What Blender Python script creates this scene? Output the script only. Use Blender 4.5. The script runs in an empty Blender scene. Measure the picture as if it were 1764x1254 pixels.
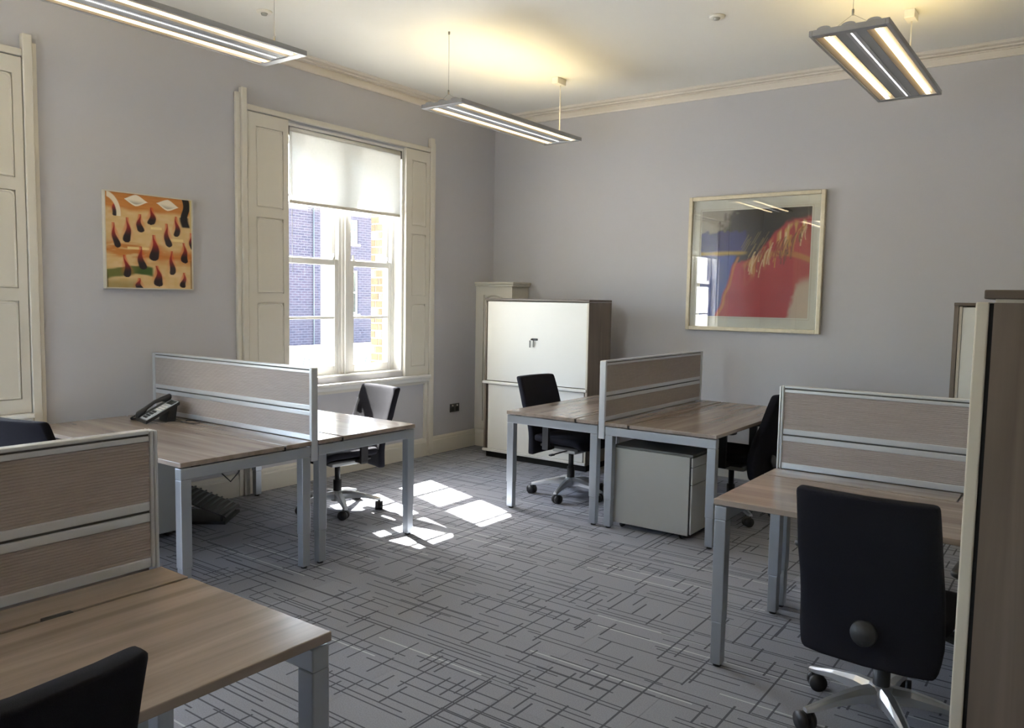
import bpy, bmesh, math, random
import numpy as np
from mathutils import Vector, Matrix
random.seed(7)
PI = math.pi
scene = bpy.context.scene
COL = scene.collection

# ------------------------------------------------------------------ camera
CAM = Vector((5.3011, -6.8986, 1.5619)); FPX = 1376.5
YAW, PITCH, ROLL = 0.6298, -0.0810, 0.0176
_f0 = Vector((-math.sin(YAW), math.cos(YAW), 0))
FW = _f0 * math.cos(PITCH) + Vector((0, 0, 1)) * math.sin(PITCH)
_r = FW.cross(Vector((0, 0, 1))).normalized(); _u = _r.cross(FW)
RT = _r * math.cos(ROLL) + _u * math.sin(ROLL); UP = _u * math.cos(ROLL) - _r * math.sin(ROLL)
cd = bpy.data.cameras.new('camera'); cam = bpy.data.objects.new('camera', cd); COL.objects.link(cam)
cd.sensor_width = 36; cd.lens = 36 * FPX / 1764; cd.clip_start = 0.05; cd.clip_end = 300
M3 = Matrix((RT, UP, -FW)).transposed()
cam.matrix_world = Matrix.Translation(CAM) @ M3.to_4x4()
scene.camera = cam

def at(px, py, axis, v):
    """direction of a photo pixel met with a known wall / facade / floor plane"""
    d = FW + RT * ((px - 882) / FPX) - UP * ((py - 627) / FPX)
    t = (v - CAM[axis]) / d[axis]
    return CAM + d * t

# ------------------------------------------------------------------ world, sun, exposure
SUN_DIR = Vector((1.0, -0.352, -1.16)).normalized()
w = bpy.data.worlds.new('world'); scene.world = w; w.use_nodes = True
nt = w.node_tree; nt.nodes.clear()
sky = nt.nodes.new('ShaderNodeTexSky'); sky.sky_type = 'NISHITA'; sky.sun_disc = False
sky.sun_elevation = math.asin(-SUN_DIR.z); sky.sun_rotation = math.atan2(-SUN_DIR.x, -SUN_DIR.y)
sky.air_density = 1.0; sky.dust_density = 1.5
bg = nt.nodes.new('ShaderNodeBackground'); bg.inputs['Strength'].default_value = 1.1
wo = nt.nodes.new('ShaderNodeOutputWorld')
hs = nt.nodes.new('ShaderNodeHueSaturation'); hs.inputs['Saturation'].default_value = 0.85     # hazy, whitish sky
nt.links.new(sky.outputs[0], hs.inputs['Color']); nt.links.new(hs.outputs[0], bg.inputs[0]); nt.links.new(bg.outputs[0], wo.inputs[0])
sd = bpy.data.lights.new('sun', 'SUN'); sd.energy = 30; sd.angle = math.radians(0.55); sd.color = (1.0, 0.95, 0.88)
so = bpy.data.objects.new('sun', sd); COL.objects.link(so); so.location = (-6, 2, 9)
so.rotation_euler = SUN_DIR.to_track_quat('-Z', 'Y').to_euler()
vs = scene.view_settings
vs.view_transform = 'Standard'; vs.look = 'None'; vs.gamma = 1.0; vs.use_curve_mapping = False
vs.exposure = 1.75
LAMP_DOWN, LAMP_UP = 1.9, 3.3

# ------------------------------------------------------------------ materials
MATS = {}
def new_mat(name):
    m = bpy.data.materials.new(name); m.use_nodes = True; MATS[name] = m
    nt = m.node_tree; p = nt.nodes['Principled BSDF']
    return m, nt, p
def N(nt, t, **kw):
    n = nt.nodes.new(t)
    for k, v in kw.items(): setattr(n, k, v)
    return n
def L(nt, a, b): nt.links.new(a, b)
def math_(nt, op, a, b=None, c=None):
    n = N(nt, 'ShaderNodeMath', operation=op)
    for i, v in enumerate((a, b, c)):
        if v is None: continue
        if isinstance(v, (int, float)): n.inputs[i].default_value = v
        else: L(nt, v, n.inputs[i])
    return n.outputs[0]
def mixc(nt, fac, a, b):
    n = N(nt, 'ShaderNodeMix', data_type='RGBA')
    for s, v in ((n.inputs['Factor'], fac), (n.inputs[6], a), (n.inputs[7], b)):
        if isinstance(v, (int, float)): s.default_value = v
        elif isinstance(v, tuple): s.default_value = (*v, 1) if len(v) == 3 else v
        else: L(nt, v, s)
    return n.outputs[2]
def plain(name, col, rough=0.5, metal=0.0, var=0.06, scale=6.0, bump=0.0, bscale=300, spec=0.5):
    m, nt, p = new_mat(name)
    tc = N(nt, 'ShaderNodeTexCoord'); no = N(nt, 'ShaderNodeTexNoise'); no.inputs['Scale'].default_value = scale
    L(nt, tc.outputs['Object'], no.inputs['Vector'])
    lo = tuple(c * (1 - var) for c in col); hi = tuple(min(1, c * (1 + var)) for c in col)
    L(nt, mixc(nt, no.outputs['Fac'], lo, hi), p.inputs['Base Color'])
    p.inputs['Roughness'].default_value = rough; p.inputs['Metallic'].default_value = metal
    p.inputs['Specular IOR Level'].default_value = spec
    if bump:
        n2 = N(nt, 'ShaderNodeTexNoise'); n2.inputs['Scale'].default_value = bscale
        L(nt, tc.outputs['Object'], n2.inputs['Vector'])
        b = N(nt, 'ShaderNodeBump'); b.inputs['Strength'].default_value = bump; b.inputs['Distance'].default_value = 0.002
        L(nt, n2.outputs['Fac'], b.inputs['Height']); L(nt, b.outputs[0], p.inputs['Normal'])
    return m
def wood(name, c1, c2, axis=0, rough=0.35, scale=1.0):
    m, nt, p = new_mat(name)
    tc = N(nt, 'ShaderNodeTexCoord'); mp = N(nt, 'ShaderNodeMapping')
    s = [14 * scale] * 3; s[axis] = 0.9 * scale
    mp.inputs['Scale'].default_value = s
    L(nt, tc.outputs['Object'], mp.inputs['Vector'])
    a = N(nt, 'ShaderNodeTexNoise'); a.inputs['Scale'].default_value = 1.0; a.inputs['Detail'].default_value = 6; a.inputs['Distortion'].default_value = 0.6
    L(nt, mp.outputs[0], a.inputs['Vector'])
    mp2 = N(nt, 'ShaderNodeMapping'); s2 = [90 * scale] * 3; s2[axis] = 2.5 * scale; mp2.inputs['Scale'].default_value = s2
    L(nt, tc.outputs['Object'], mp2.inputs['Vector'])
    b = N(nt, 'ShaderNodeTexNoise'); b.inputs['Scale'].default_value = 1.0; b.inputs['Detail'].default_value = 3
    L(nt, mp2.outputs[0], b.inputs['Vector'])
    r = N(nt, 'ShaderNodeValToRGB'); r.color_ramp.elements[0].position = 0.3; r.color_ramp.elements[1].position = 0.72
    r.color_ramp.elements[0].color = (*c1, 1); r.color_ramp.elements[1].color = (*c2, 1)
    L(nt, a.outputs['Fac'], r.inputs[0])
    dark = mixc(nt, math_(nt, 'MULTIPLY', b.outputs['Fac'], 0.22), r.outputs[0], tuple(c * 0.55 for c in c1))
    L(nt, dark, p.inputs['Base Color'])
    p.inputs['Roughness'].default_value = rough
    return m
def emit(name, col, strength):
    m, nt, p = new_mat(name)
    p.inputs['Base Color'].default_value = (*[min(1, c) for c in col], 1)
    p.inputs['Emission Color'].default_value = (*col, 1); p.inputs['Emission Strength'].default_value = strength
    return m
def glass(name, tint=(0.97, 0.985, 0.98), refl=1.0):
    m = bpy.data.materials.new(name); m.use_nodes = True; MATS[name] = m; nt = m.node_tree; nt.nodes.clear()
    t = N(nt, 'ShaderNodeBsdfTransparent'); t.inputs[0].default_value = (*tint, 1)
    g = N(nt, 'ShaderNodeBsdfGlossy'); g.inputs['Roughness'].default_value = 0.01
    fr = N(nt, 'ShaderNodeFresnel'); ge = N(nt, 'ShaderNodeNewGeometry')     # thin sheet: same fresnel from both faces
    L(nt, math_(nt, 'MULTIPLY_ADD', ge.outputs['Backfacing'], 1 / 1.5 - 1.5, 1.5), fr.inputs[0])
    mx = N(nt, 'ShaderNodeMixShader'); o = N(nt, 'ShaderNodeOutputMaterial')
    L(nt, math_(nt, 'MULTIPLY', fr.outputs[0], refl), mx.inputs[0]); L(nt, t.outputs[0], mx.inputs[1]); L(nt, g.outputs[0], mx.inputs[2]); L(nt, mx.outputs[0], o.inputs[0])
    return m

plain('wall_paint', (0.49, 0.49, 0.525), 0.75, var=0.02, scale=1.5, bump=0.05, bscale=120)
plain('ceiling_paint', (0.74, 0.74, 0.725), 0.8, var=0.015, scale=1.0)
plain('trim_paint', (0.64, 0.61, 0.54), 0.38, var=0.02, scale=3)
plain('trim_white', (0.74, 0.73, 0.70), 0.4, var=0.02, scale=3)
plain('cornice_paint', (0.70, 0.655, 0.60), 0.5, var=0.02, scale=3)
plain('silver', (0.38, 0.41, 0.45), 0.38, 0.55, var=0.03)
plain('alu', (0.66, 0.68, 0.71), 0.28, 0.85, var=0.03)
plain('alu_frame', (0.62, 0.645, 0.68), 0.33, 0.5, var=0.03)
plain('grey_rail', (0.36, 0.37, 0.36), 0.4, 0.3, var=0.03)
plain('black_plastic', (0.016, 0.016, 0.018), 0.45, var=0.1)
plain('knob_plastic', (0.022, 0.023, 0.026), 0.5, var=0.05)
plain('black_gap', (0.01, 0.01, 0.012), 0.9, var=0.05)
plain('black_fabric', (0.013, 0.013, 0.019), 0.95, var=0.25, scale=350, bump=0.5, bscale=900, spec=0.15)
plain('cream_laminate', (0.70, 0.695, 0.655), 0.45, var=0.015, scale=2)
plain('cream_fascia', (0.60, 0.56, 0.47), 0.45, var=0.03, scale=4)
plain('pedestal_grey', (0.42, 0.425, 0.405), 0.42, var=0.02, scale=3)
plain('pedestal_top', (0.13, 0.135, 0.135), 0.5, var=0.04)
plain('gold_frame', (0.60, 0.545, 0.42), 0.42, 0.25, var=0.15, scale=25)
plain('mat_board', (0.72, 0.735, 0.67), 0.85, var=0.01)
plain('socket_metal', (0.10, 0.10, 0.10), 0.35, 0.6, var=0.05)
plain('white_plastic', (0.75, 0.74, 0.70), 0.4, var=0.02)
plain('phone_face', (0.40, 0.42, 0.45), 0.45, var=0.03)
plain('phone_display', (0.06, 0.07, 0.07), 0.25, var=0.03)
plain('bracket_dark', (0.12, 0.11, 0.10), 0.5, 0.3, var=0.05)
plain('lamp_metal', (0.34, 0.345, 0.36), 0.4, 0.5, var=0.04)
plain('lamp_panel', (0.30, 0.31, 0.32), 0.35, 0.3, var=0.04)
plain('lamp_strip', (0.45, 0.46, 0.47), 0.35, 0.2, var=0.03)
plain('lamp_reflector', (0.60, 0.50, 0.36), 0.35, 0.4, var=0.05)
plain('pale_stone', (0.50, 0.46, 0.38), 0.85, var=0.2, scale=9)
plain('paving', (0.62, 0.60, 0.56), 0.85, var=0.06, scale=1)
plain('mortar', (0.42, 0.39, 0.33), 0.9, var=0.1)
plain('tan_brick', (0.095, 0.055, 0.025), 0.9, var=0.35, scale=14)
plain('pale_brick', (0.17, 0.12, 0.065), 0.9, var=0.3, scale=14)
plain('groove_shade', (0.09, 0.09, 0.09), 0.6, var=0.05)  # shade inside the screen rail recesses, put into the colour
plain('iron', (0.10, 0.11, 0.11), 0.6, 0.2, var=0.05)
wood('desk_wood', (0.225, 0.178, 0.145), (0.385, 0.325, 0.28), 0, 0.21)
wood('cab_wood', (0.135, 0.105, 0.082), (0.225, 0.182, 0.145), 2, 0.42, 1.0)
wood('top_wood', (0.10, 0.078, 0.06), (0.16, 0.125, 0.10), 0, 0.4)
emit('lamp_tube', (1.0, 0.80, 0.47), LAMP_DOWN)
emit('lamp_led', (0.95, 0.97, 1.0), LAMP_DOWN * 0.35)
emit('lamp_up', (1.0, 0.76, 0.30), LAMP_UP)
glass('pane_glass'); glass('picture_glass', (0.97, 0.97, 0.97), 2.4)
glass('far_glass', (0.35, 0.45, 0.5), 2.0)

def panel_mat():
    m, nt, p = new_mat('screen_fabric')
    tc = N(nt, 'ShaderNodeTexCoord'); mp = N(nt, 'ShaderNodeMapping'); mp.inputs['Scale'].default_value = (8, 8, 260)
    L(nt, tc.outputs['Object'], mp.inputs[0]); no = N(nt, 'ShaderNodeTexNoise'); no.inputs['Scale'].default_value = 1; L(nt, mp.outputs[0], no.inputs['Vector'])
    L(nt, mixc(nt, no.outputs['Fac'], (0.34, 0.30, 0.285), (0.47, 0.42, 0.40)), p.inputs['Base Color'])
    p.inputs['Roughness'].default_value = 0.8
panel_mat()

def blind_mat():
    m = bpy.data.materials.new('blind_fabric'); m.use_nodes = True; MATS['blind_fabric'] = m; nt = m.node_tree; nt.nodes.clear()
    tc = N(nt, 'ShaderNodeTexCoord'); no = N(nt, 'ShaderNodeTexNoise'); no.inputs['Scale'].default_value = 60
    L(nt, tc.outputs['Object'], no.inputs['Vector'])
    c = mixc(nt, no.outputs['Fac'], (0.74, 0.75, 0.74), (0.80, 0.80, 0.78))
    d = N(nt, 'ShaderNodeBsdfDiffuse'); L(nt, c, d.inputs[0])
    t = N(nt, 'ShaderNodeBsdfTranslucent'); L(nt, c, t.inputs[0])
    tr = N(nt, 'ShaderNodeBsdfTransparent')
    a = N(nt, 'ShaderNodeMixShader'); a.inputs[0].default_value = 0.21; L(nt, d.outputs[0], a.inputs[1]); L(nt, t.outputs[0], a.inputs[2])
    b = N(nt, 'ShaderNodeMixShader'); b.inputs[0].default_value = 0.085; L(nt, a.outputs[0], b.inputs[1]); L(nt, tr.outputs[0], b.inputs[2])
    o = N(nt, 'ShaderNodeOutputMaterial'); L(nt, b.outputs[0], o.inputs[0])
blind_mat()

def brick_mat(name, c1, c2, mortar, sx):
    m, nt, p = new_mat(name)
    tc = N(nt, 'ShaderNodeTexCoord'); sep = N(nt, 'ShaderNodeSeparateXYZ'); L(nt, tc.outputs['Object'], sep.inputs[0])
    cb = N(nt, 'ShaderNodeCombineXYZ'); L(nt, sep.outputs[1], cb.inputs[0]); L(nt, sep.outputs[2], cb.inputs[1])
    br = N(nt, 'ShaderNodeTexBrick'); br.inputs['Scale'].default_value = sx
    br.inputs['Color1'].default_value = (*c1, 1); br.inputs['Color2'].default_value = (*c2, 1); br.inputs['Mortar'].default_value = (*mortar, 1)
    br.inputs['Brick Width'].default_value = 0.225; br.inputs['Row Height'].default_value = 0.075; br.inputs['Mortar Size'].default_value = 0.009
    L(nt, cb.outputs[0], br.inputs['Vector']); L(nt, br.outputs['Color'], p.inputs['Base Color']); p.inputs['Roughness'].default_value = 0.9
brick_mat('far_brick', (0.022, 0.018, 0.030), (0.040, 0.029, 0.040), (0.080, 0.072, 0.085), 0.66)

def carpet_mat():
    m, nt, p = new_mat('carpet')
    g = N(nt, 'ShaderNodeNewGeometry'); sep = N(nt, 'ShaderNodeSeparateXYZ'); L(nt, g.outputs['Position'], sep.inputs[0])
    X, Y = sep.outputs[0], sep.outputs[1]
    def wn2(a, b):
        c = N(nt, 'ShaderNodeCombineXYZ'); L(nt, a, c.inputs[0]); L(nt, b, c.inputs[1])
        n = N(nt, 'ShaderNodeTexWhiteNoise', noise_dimensions='2D'); L(nt, c.outputs[0], n.inputs['Vector']); return n.outputs['Value']
    def wn1(a, k):
        n = N(nt, 'ShaderNodeTexWhiteNoise', noise_dimensions='1D'); L(nt, math_(nt, 'ADD', a, k), n.inputs['W']); return n.outputs['Value']
    def lines(u, v, rows, segs, thr, width, seed):
        r = math_(nt, 'MULTIPLY', u, rows); rid = math_(nt, 'FLOOR', r); rf = math_(nt, 'FRACT', r)
        rr = wn1(rid, seed + 0.37)
        cen = math_(nt, 'MULTIPLY_ADD', wn1(rid, seed + 11.13), 0.5, 0.25)
        sv = math_(nt, 'MULTIPLY_ADD', rr, 17.0, math_(nt, 'MULTIPLY', v, segs))
        n = wn2(math_(nt, 'ADD', rid, seed), math_(nt, 'FLOOR', sv))
        on = math_(nt, 'GREATER_THAN', n, thr)
        d = math_(nt, 'ABSOLUTE', math_(nt, 'SUBTRACT', rf, cen))
        ln = math_(nt, 'LESS_THAN', d, width * rows * 0.5)
        return math_(nt, 'MULTIPLY', on, ln)
    dk = math_(nt, 'MAXIMUM', lines(Y, X, 17.0, 2.7, 0.45, 0.0075, 3.0), lines(X, Y, 9.0, 6.2, 0.62, 0.0095, 57.0))
    dk = math_(nt, 'MAXIMUM', dk, lines(X, Y, 14.0, 6.5, 0.80, 0.0085, 131.0))
    dk = math_(nt, 'MAXIMUM', dk, lines(Y, X, 31.0, 1.9, 0.80, 0.007, 91.0))
    lt = lines(Y, X, 7.0, 1.3, 0.70, 0.008, 23.0)
    oi = N(nt, 'ShaderNodeObjectInfo')
    no = N(nt, 'ShaderNodeTexNoise'); no.inputs['Scale'].default_value = 190; L(nt, g.outputs['Position'], no.inputs['Vector'])
    n2 = N(nt, 'ShaderNodeTexNoise'); n2.inputs['Scale'].default_value = 2.2; L(nt, g.outputs['Position'], n2.inputs['Vector'])
    base = mixc(nt, no.outputs['Fac'], (0.185, 0.193, 0.226), (0.38, 0.395, 0.445))
    base = mixc(nt, math_(nt, 'MULTIPLY', n2.outputs['Fac'], 0.25), base, (0.20, 0.185, 0.17))
    base = mixc(nt, math_(nt, 'MULTIPLY', oi.outputs['Random'], 0.18), base, (0.12, 0.125, 0.14))
    base = mixc(nt, math_(nt, 'MULTIPLY', lt, 0.8), base, (0.52, 0.53, 0.55))
    base = mixc(nt, math_(nt, 'MULTIPLY', dk, 0.82), base, (0.05, 0.054, 0.066))
    L(nt, base, p.inputs['Base Color']); p.inputs['Roughness'].default_value = 0.95; p.inputs['Specular IOR Level'].default_value = 0.15
    b = N(nt, 'ShaderNodeBump'); b.inputs['Strength'].default_value = 0.35; b.inputs['Distance'].default_value = 0.003
    L(nt, no.outputs['Fac'], b.inputs['Height']); L(nt, b.outputs[0], p.inputs['Normal'])
carpet_mat()

def art_mat(name):
    m, nt, p = new_mat(name)
    a = N(nt, 'ShaderNodeVertexColor'); a.layer_name = 'paint'
    L(nt, a.outputs['Color'], p.inputs['Base Color']); p.inputs['Roughness'].default_value = 0.6
art_mat('artwork')

# ------------------------------------------------------------------ mesh helpers
class MB:
    def __init__(s): s.v = []; s.f = []; s.smooth = []
    def add(s, vs, fs, smooth=False):
        o = len(s.v); s.v += [tuple(v) for v in vs]
        for f in fs: s.f.append(tuple(i + o for i in f)); s.smooth.append(smooth)
        return s
    def box(s, x0, x1, y0, y1, z0, z1):
        if x0 > x1: x0, x1 = x1, x0
        if y0 > y1: y0, y1 = y1, y0
        if z0 > z1: z0, z1 = z1, z0
        return s.add([(x0, y0, z0), (x1, y0, z0), (x1, y1, z0), (x0, y1, z0), (x0, y0, z1), (x1, y0, z1), (x1, y1, z1), (x0, y1, z1)],
              [(0, 3, 2, 1), (4, 5, 6, 7), (0, 1, 5, 4), (1, 2, 6, 5), (2, 3, 7, 6), (3, 0, 4, 7)])
    def bbox(s, x0, x1, y0, y1, z0, z1, r=0.004):
        """box with chamfered edges"""
        if x0 > x1: x0, x1 = x1, x0
        if y0 > y1: y0, y1 = y1, y0
        if z0 > z1: z0, z1 = z1, z0
        r = min(r, (x1 - x0) * .45, (y1 - y0) * .45, (z1 - z0) * .45)
        bm = bmesh.new()
        bmesh.ops.create_cube(bm, size=1)
        for v in bm.verts:
            v.co = Vector(((x0 + x1) / 2 + v.co.x * (x1 - x0), (y0 + y1) / 2 + v.co.y * (y1 - y0), (z0 + z1) / 2 + v.co.z * (z1 - z0)))
        bmesh.ops.bevel(bm, geom=bm.edges[:], offset=r, segments=2, affect='EDGES', profile=0.5)
        bm.verts.index_update()
        s.add([v.co[:] for v in bm.verts], [[v.index for v in f.verts] for f in bm.faces]); bm.free()
        return s
    def loft(s, secs, smooth=True, caps=True):
        n = len(secs[0]); vs = [p for q in secs for p in q]; fs = []
        for i in range(len(secs) - 1):
            for j in range(n):
                k = (j + 1) % n
                fs.append((i * n + j, i * n + k, (i + 1) * n + k, (i + 1) * n + j))
        if caps: fs += [tuple(range(n - 1, -1, -1)), tuple((len(secs) - 1) * n + j for j in range(n))]
        return s.add(vs, fs, smooth)
    def cyl(s, a, b, r, n=16, r2=None, smooth=True):
        a = Vector(a); b = Vector(b); d = (b - a).normalized()
        t = Vector((0, 0, 1)) if abs(d.z) < 0.9 else Vector((1, 0, 0))
        u = d.cross(t).normalized(); v = d.cross(u); r2 = r if r2 is None else r2
        return s.loft([[p + (u * math.cos(2 * PI * k / n) + v * -math.sin(2 * PI * k / n)) * rr for k in range(n)] for p, rr in ((a, r), (b, r2))], smooth)
    def tube(s, pts, r, n=8):
        pts = [Vector(p) for p in pts]; secs = []
        up = None
        for i, p in enumerate(pts):
            d = (pts[min(i + 1, len(pts) - 1)] - pts[max(i - 1, 0)]).normalized()
            if up is None: up = Vector((0, 0, 1)) if abs(d.z) < 0.9 else Vector((1, 0, 0))
            u = d.cross(up).normalized(); v = d.cross(u); up = u.cross(d) if u.length else up
            secs.append([p + (u * math.cos(2 * PI * k / n) - v * math.sin(2 * PI * k / n)) * r for k in range(n)])
        return s.loft(secs)
    def extrude(s, prof, a, b, u, v):
        """closed 2-D profile (p,q) in axes u,v swept from a to b"""
        a = Vector(a); b = Vector(b); u = Vector(u); v = Vector(v)
        return s.loft([[e + u * p + v * q for p, q in prof] for e in (a, b)], smooth=False)
    def mesh(s, name):
        me = bpy.data.meshes.new(name); me.from_pydata(s.v, [], s.f)
        me.polygons.foreach_set('use_smooth', s.smooth)
        bm = bmesh.new(); bm.from_mesh(me); bmesh.ops.recalc_face_normals(bm, faces=bm.faces); bm.to_mesh(me); bm.free()
        me.update(); return me
    def build(s, name, mat, parent=None, loc=None):
        o = bpy.data.objects.new(name, s.mesh(name)); COL.objects.link(o)
        o.data.materials.append(MATS[mat])
        if parent: o.parent = parent
        if loc: o.location = loc
        return o
def tag(o, label=None, cat=None, group=None, kind=None):
    if label: o['label'] = label
    if cat: o['category'] = cat
    if group: o['group'] = group
    if kind: o['kind'] = kind
    return o
def thing(name, label, cat, loc=(0, 0, 0), rz=0, group=None, kind=None):
    o = bpy.data.objects.new(name, None); COL.objects.link(o); o.empty_display_size = 0.1
    o.location = loc; o.rotation_euler = (0, 0, rz)
    return tag(o, label, cat, group, kind)
def copy_tree(o, parent=None):
    c = o.copy(); COL.objects.link(c)
    if parent: c.parent = parent
    for ch in [k for k in ALLCH(o)]: copy_tree(ch, c)
    return c
def ALLCH(o): return list(o.children)
def superellipse(hw, ht, n=28, e=5.0):
    pts = []
    for k in range(n):
        a = 2 * PI * k / n; c, s_ = math.cos(a), math.sin(a)
        pts.append((hw * math.copysign(abs(c) ** (2 / e), c), ht * math.copysign(abs(s_) ** (2 / e), s_)))
    return pts

# ------------------------------------------------------------------ room shell
XR, YB, ZC = 6.4, -8.6, 3.47
WOFF = (0.0, -3.625)                            # the two windows of the window wall
REARX = (-.365,)                                # unseen window added behind the camera to brighten the near side
OY0, OY1, OZ0, OZ1 = -2.735, -1.395, 0.86, 2.935
WT = 0.40                                       # wall thickness
mb = MB(); mb.box(-WT, XR, YB, 0, -0.30, -0.012)
floor = tag(mb.build('floor', 'black_gap'), 'grey carpet tile floor with dark criss-cross line pattern', kind='structure')
tm = MB().box(0.0006, 0.4994, 0.0006, 0.4994, -0.012, 0).mesh('carpet_tile'); tm.materials.append(MATS['carpet'])
for i in range(13):
    for j in range(18):
        x, y = i * 0.5, -0.5 - j * 0.5
        if y < YB: continue
        if x + 0.5 > XR + 1e-6:
            me = MB().box(0.0006, XR - x - 0.0006, 0.0006, 0.4994, -0.012, 0).mesh('carpet_tile'); me.materials.append(MATS['carpet'])
        else: me = tm
        o = bpy.data.objects.new('carpet_tile', me); COL.objects.link(o); o.parent = floor; o.location = (x, y, 0)
tag(MB().box(-WT, XR + .2, YB - WT, .2, ZC, ZC + 0.25).build('ceiling', 'ceiling_paint'), 'plain off-white ceiling', kind='structure')
tag(MB().box(-WT, XR + .2, 0, 0.2, -0.3, ZC).build('wall_back', 'wall_paint'), 'grey-lavender painted wall behind the desks', kind='structure')
tag(MB().box(XR, XR + .2, YB, 0, -0.3, ZC).build('wall_right', 'wall_paint'), 'grey painted side wall', kind='structure')
mb = MB(); xs_ = [-WT]
for X0 in REARX: xs_ += [X0 - OY1, X0 - OY0]
xs_.append(XR + .2)
for k in range(0, len(xs_), 2): mb.box(xs_[k], xs_[k + 1], YB - WT, YB, -0.3, ZC)
for X0 in REARX:
    mb.box(X0 - OY1, X0 - OY0, YB - WT, YB, -.3, OZ0); mb.box(X0 - OY1, X0 - OY0, YB - WT, YB, OZ1, ZC)
tag(mb.build('wall_front', 'wall_paint'), 'grey painted wall behind the camera', kind='structure')
mb = MB()
ys = [YB]
for o_ in reversed(WOFF): ys += [OY0 + o_, OY1 + o_]
ys.append(0)
for k in range(0, len(ys), 2): mb.box(-WT, 0, ys[k], ys[k + 1], -0.3, ZC)
for o_ in WOFF:
    mb.box(-WT, 0, OY0 + o_, OY1 + o_, -0.3, OZ0); mb.box(-WT, 0, OY0 + o_, OY1 + o_, OZ1, ZC)
mb.box(-WT - .04, -.02, YB, .2, -1.6, -.3)
tag(mb.build('wall_left', 'wall_paint'), 'grey painted wall with tall sash windows', kind='structure')

# cornice: moulded profile along all four walls
prof = [(0, 0), (0, -0.098), (0.014, -0.098), (0.020, -0.088), (0.020, -0.048), (0.012, -0.044), (0.012, -0.034), (0.058, -0.034), (0.064, -0.024), (0.058, -0.020), (0.090, -0.016), (0.098, -0.008), (0.108, -0.004), (0.108, 0)]
i = 0
for nm, a, b, u in (('trim_1', (0, YB, ZC), (0, 0, ZC), (1, 0, 0)), ('trim_2', (0, 0, ZC), (XR, 0, ZC), (0, -1, 0)),
                    ('trim_3', (XR, YB, ZC), (XR, 0, ZC), (-1, 0, 0)), ('trim_4', (0, YB, ZC), (XR, YB, ZC), (0, 1, 0))):
    tag(MB().extrude(prof, a, b, u, (0, 0, 1)).build(nm, 'cornice_paint'), 'cream moulded ceiling cornice', kind='structure')
# baseboards
bprof = [(0, 0), (0.022, 0), (0.022, 0.135), (0.017, 0.142), (0.017, 0.160), (0.008, 0.178), (0, 0.178)]
def baseboard(nm, a, b, u): tag(MB().extrude(bprof, a, b, u, (0, 0, 1)).build(nm, 'trim_paint'), 'cream painted baseboard', kind='structure')
WA0, WA1 = -3.212, -0.975                        # outer faces of a window surround
seg = [YB]
for o_ in reversed(WOFF): seg += [WA0 + o_, WA1 + o_]
seg.append(-0.295)
bl = None
for k in range(0, len(seg), 2):
    if seg[k + 1] <= seg[k]: continue
    if bl is None: bl = MB()
    bl.extrude(bprof, (0, seg[k], 0), (0, seg[k + 1], 0), (1, 0, 0), (0, 0, 1))
for o_ in WOFF: bl.extrude(bprof, (0, -3.125 + o_, 0), (0, -1.062 + o_, 0), (1, 0, 0), (0, 0, 1))
tag(bl.build('baseboard_left', 'trim_paint'), 'cream painted baseboard below the windows', kind='structure')
baseboard('baseboard_back', (0.505, 0, 0), (XR, 0, 0), (0, -1, 0))
baseboard('baseboard_right', (XR, YB, 0), (XR, 0, 0), (-1, 0, 0))
baseboard('baseboard_front', (0, YB, 0), (XR, YB, 0), (0, 1, 0))

# ------------------------------------------------------------------ sash windows with shutters
def shutter(parent, y0, y1):
    z0, z1 = 0.815, 2.945
    p = MB().box(0.001, 0.020, y0, y1, z0, z1).build('shutter', 'trim_paint', parent)
    rails = [(z0, 0.90), (1.50, 1.575), (2.16, 2.236), (2.845, z1)]
    st = 0.075
    fr = MB()
    fr.box(0.020, 0.034, y0, y0 + st, z0, z1); fr.box(0.020, 0.034, y1 - st * .7, y1, z0, z1)
    for a, b in rails: fr.box(0.020, 0.034, y0 + st, y1 - st * .7, a, b)
    fr.build('stile_and_rail', 'trim_paint', p)
    for k in range(3):
        a, b = rails[k][1] + .004, rails[k + 1][0] - .004
        ya, yb = y0 + st + .004, y1 - st * .7 - .004; c = min(.035, (yb - ya) * .2)
        def ring(i, x):
            q = c - i * .3
            pts = [(ya + i, a + i), (yb - i, a + i)]
            for s in range(5): t = PI / 2 * s / 4; pts.append((yb - i - q * (1 - math.cos(t)) , b - i - q + q * math.sin(t)))
            for s in range(5): t = PI / 2 * (1 - s / 4); pts.append((ya + i + q * (1 - math.cos(t)), b - i - q + q * math.sin(t)))
            return [(x, y, z) for y, z in pts]
        m = MB(); m.loft([ring(0, .034), ring(.006, .037), ring(.014, .034), ring(.020, .024), ring(.03, .024)], smooth=False)
        m.build('panel', 'trim_paint', p)
    return p
def arch_pts(y0, y1, zs, zc, n=14):
    w_ = (y1 - y0) / 2; h = zc - zs; R = (w_ * w_ + h * h) / (2 * h); cy = (y0 + y1) / 2; cz = zc - R; a0 = math.asin(w_ / R)
    return [(cy + R * math.sin(-a0 + 2 * a0 * k / n), cz + R * math.cos(-a0 + 2 * a0 * k / n)) for k in range(n + 1)]
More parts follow.
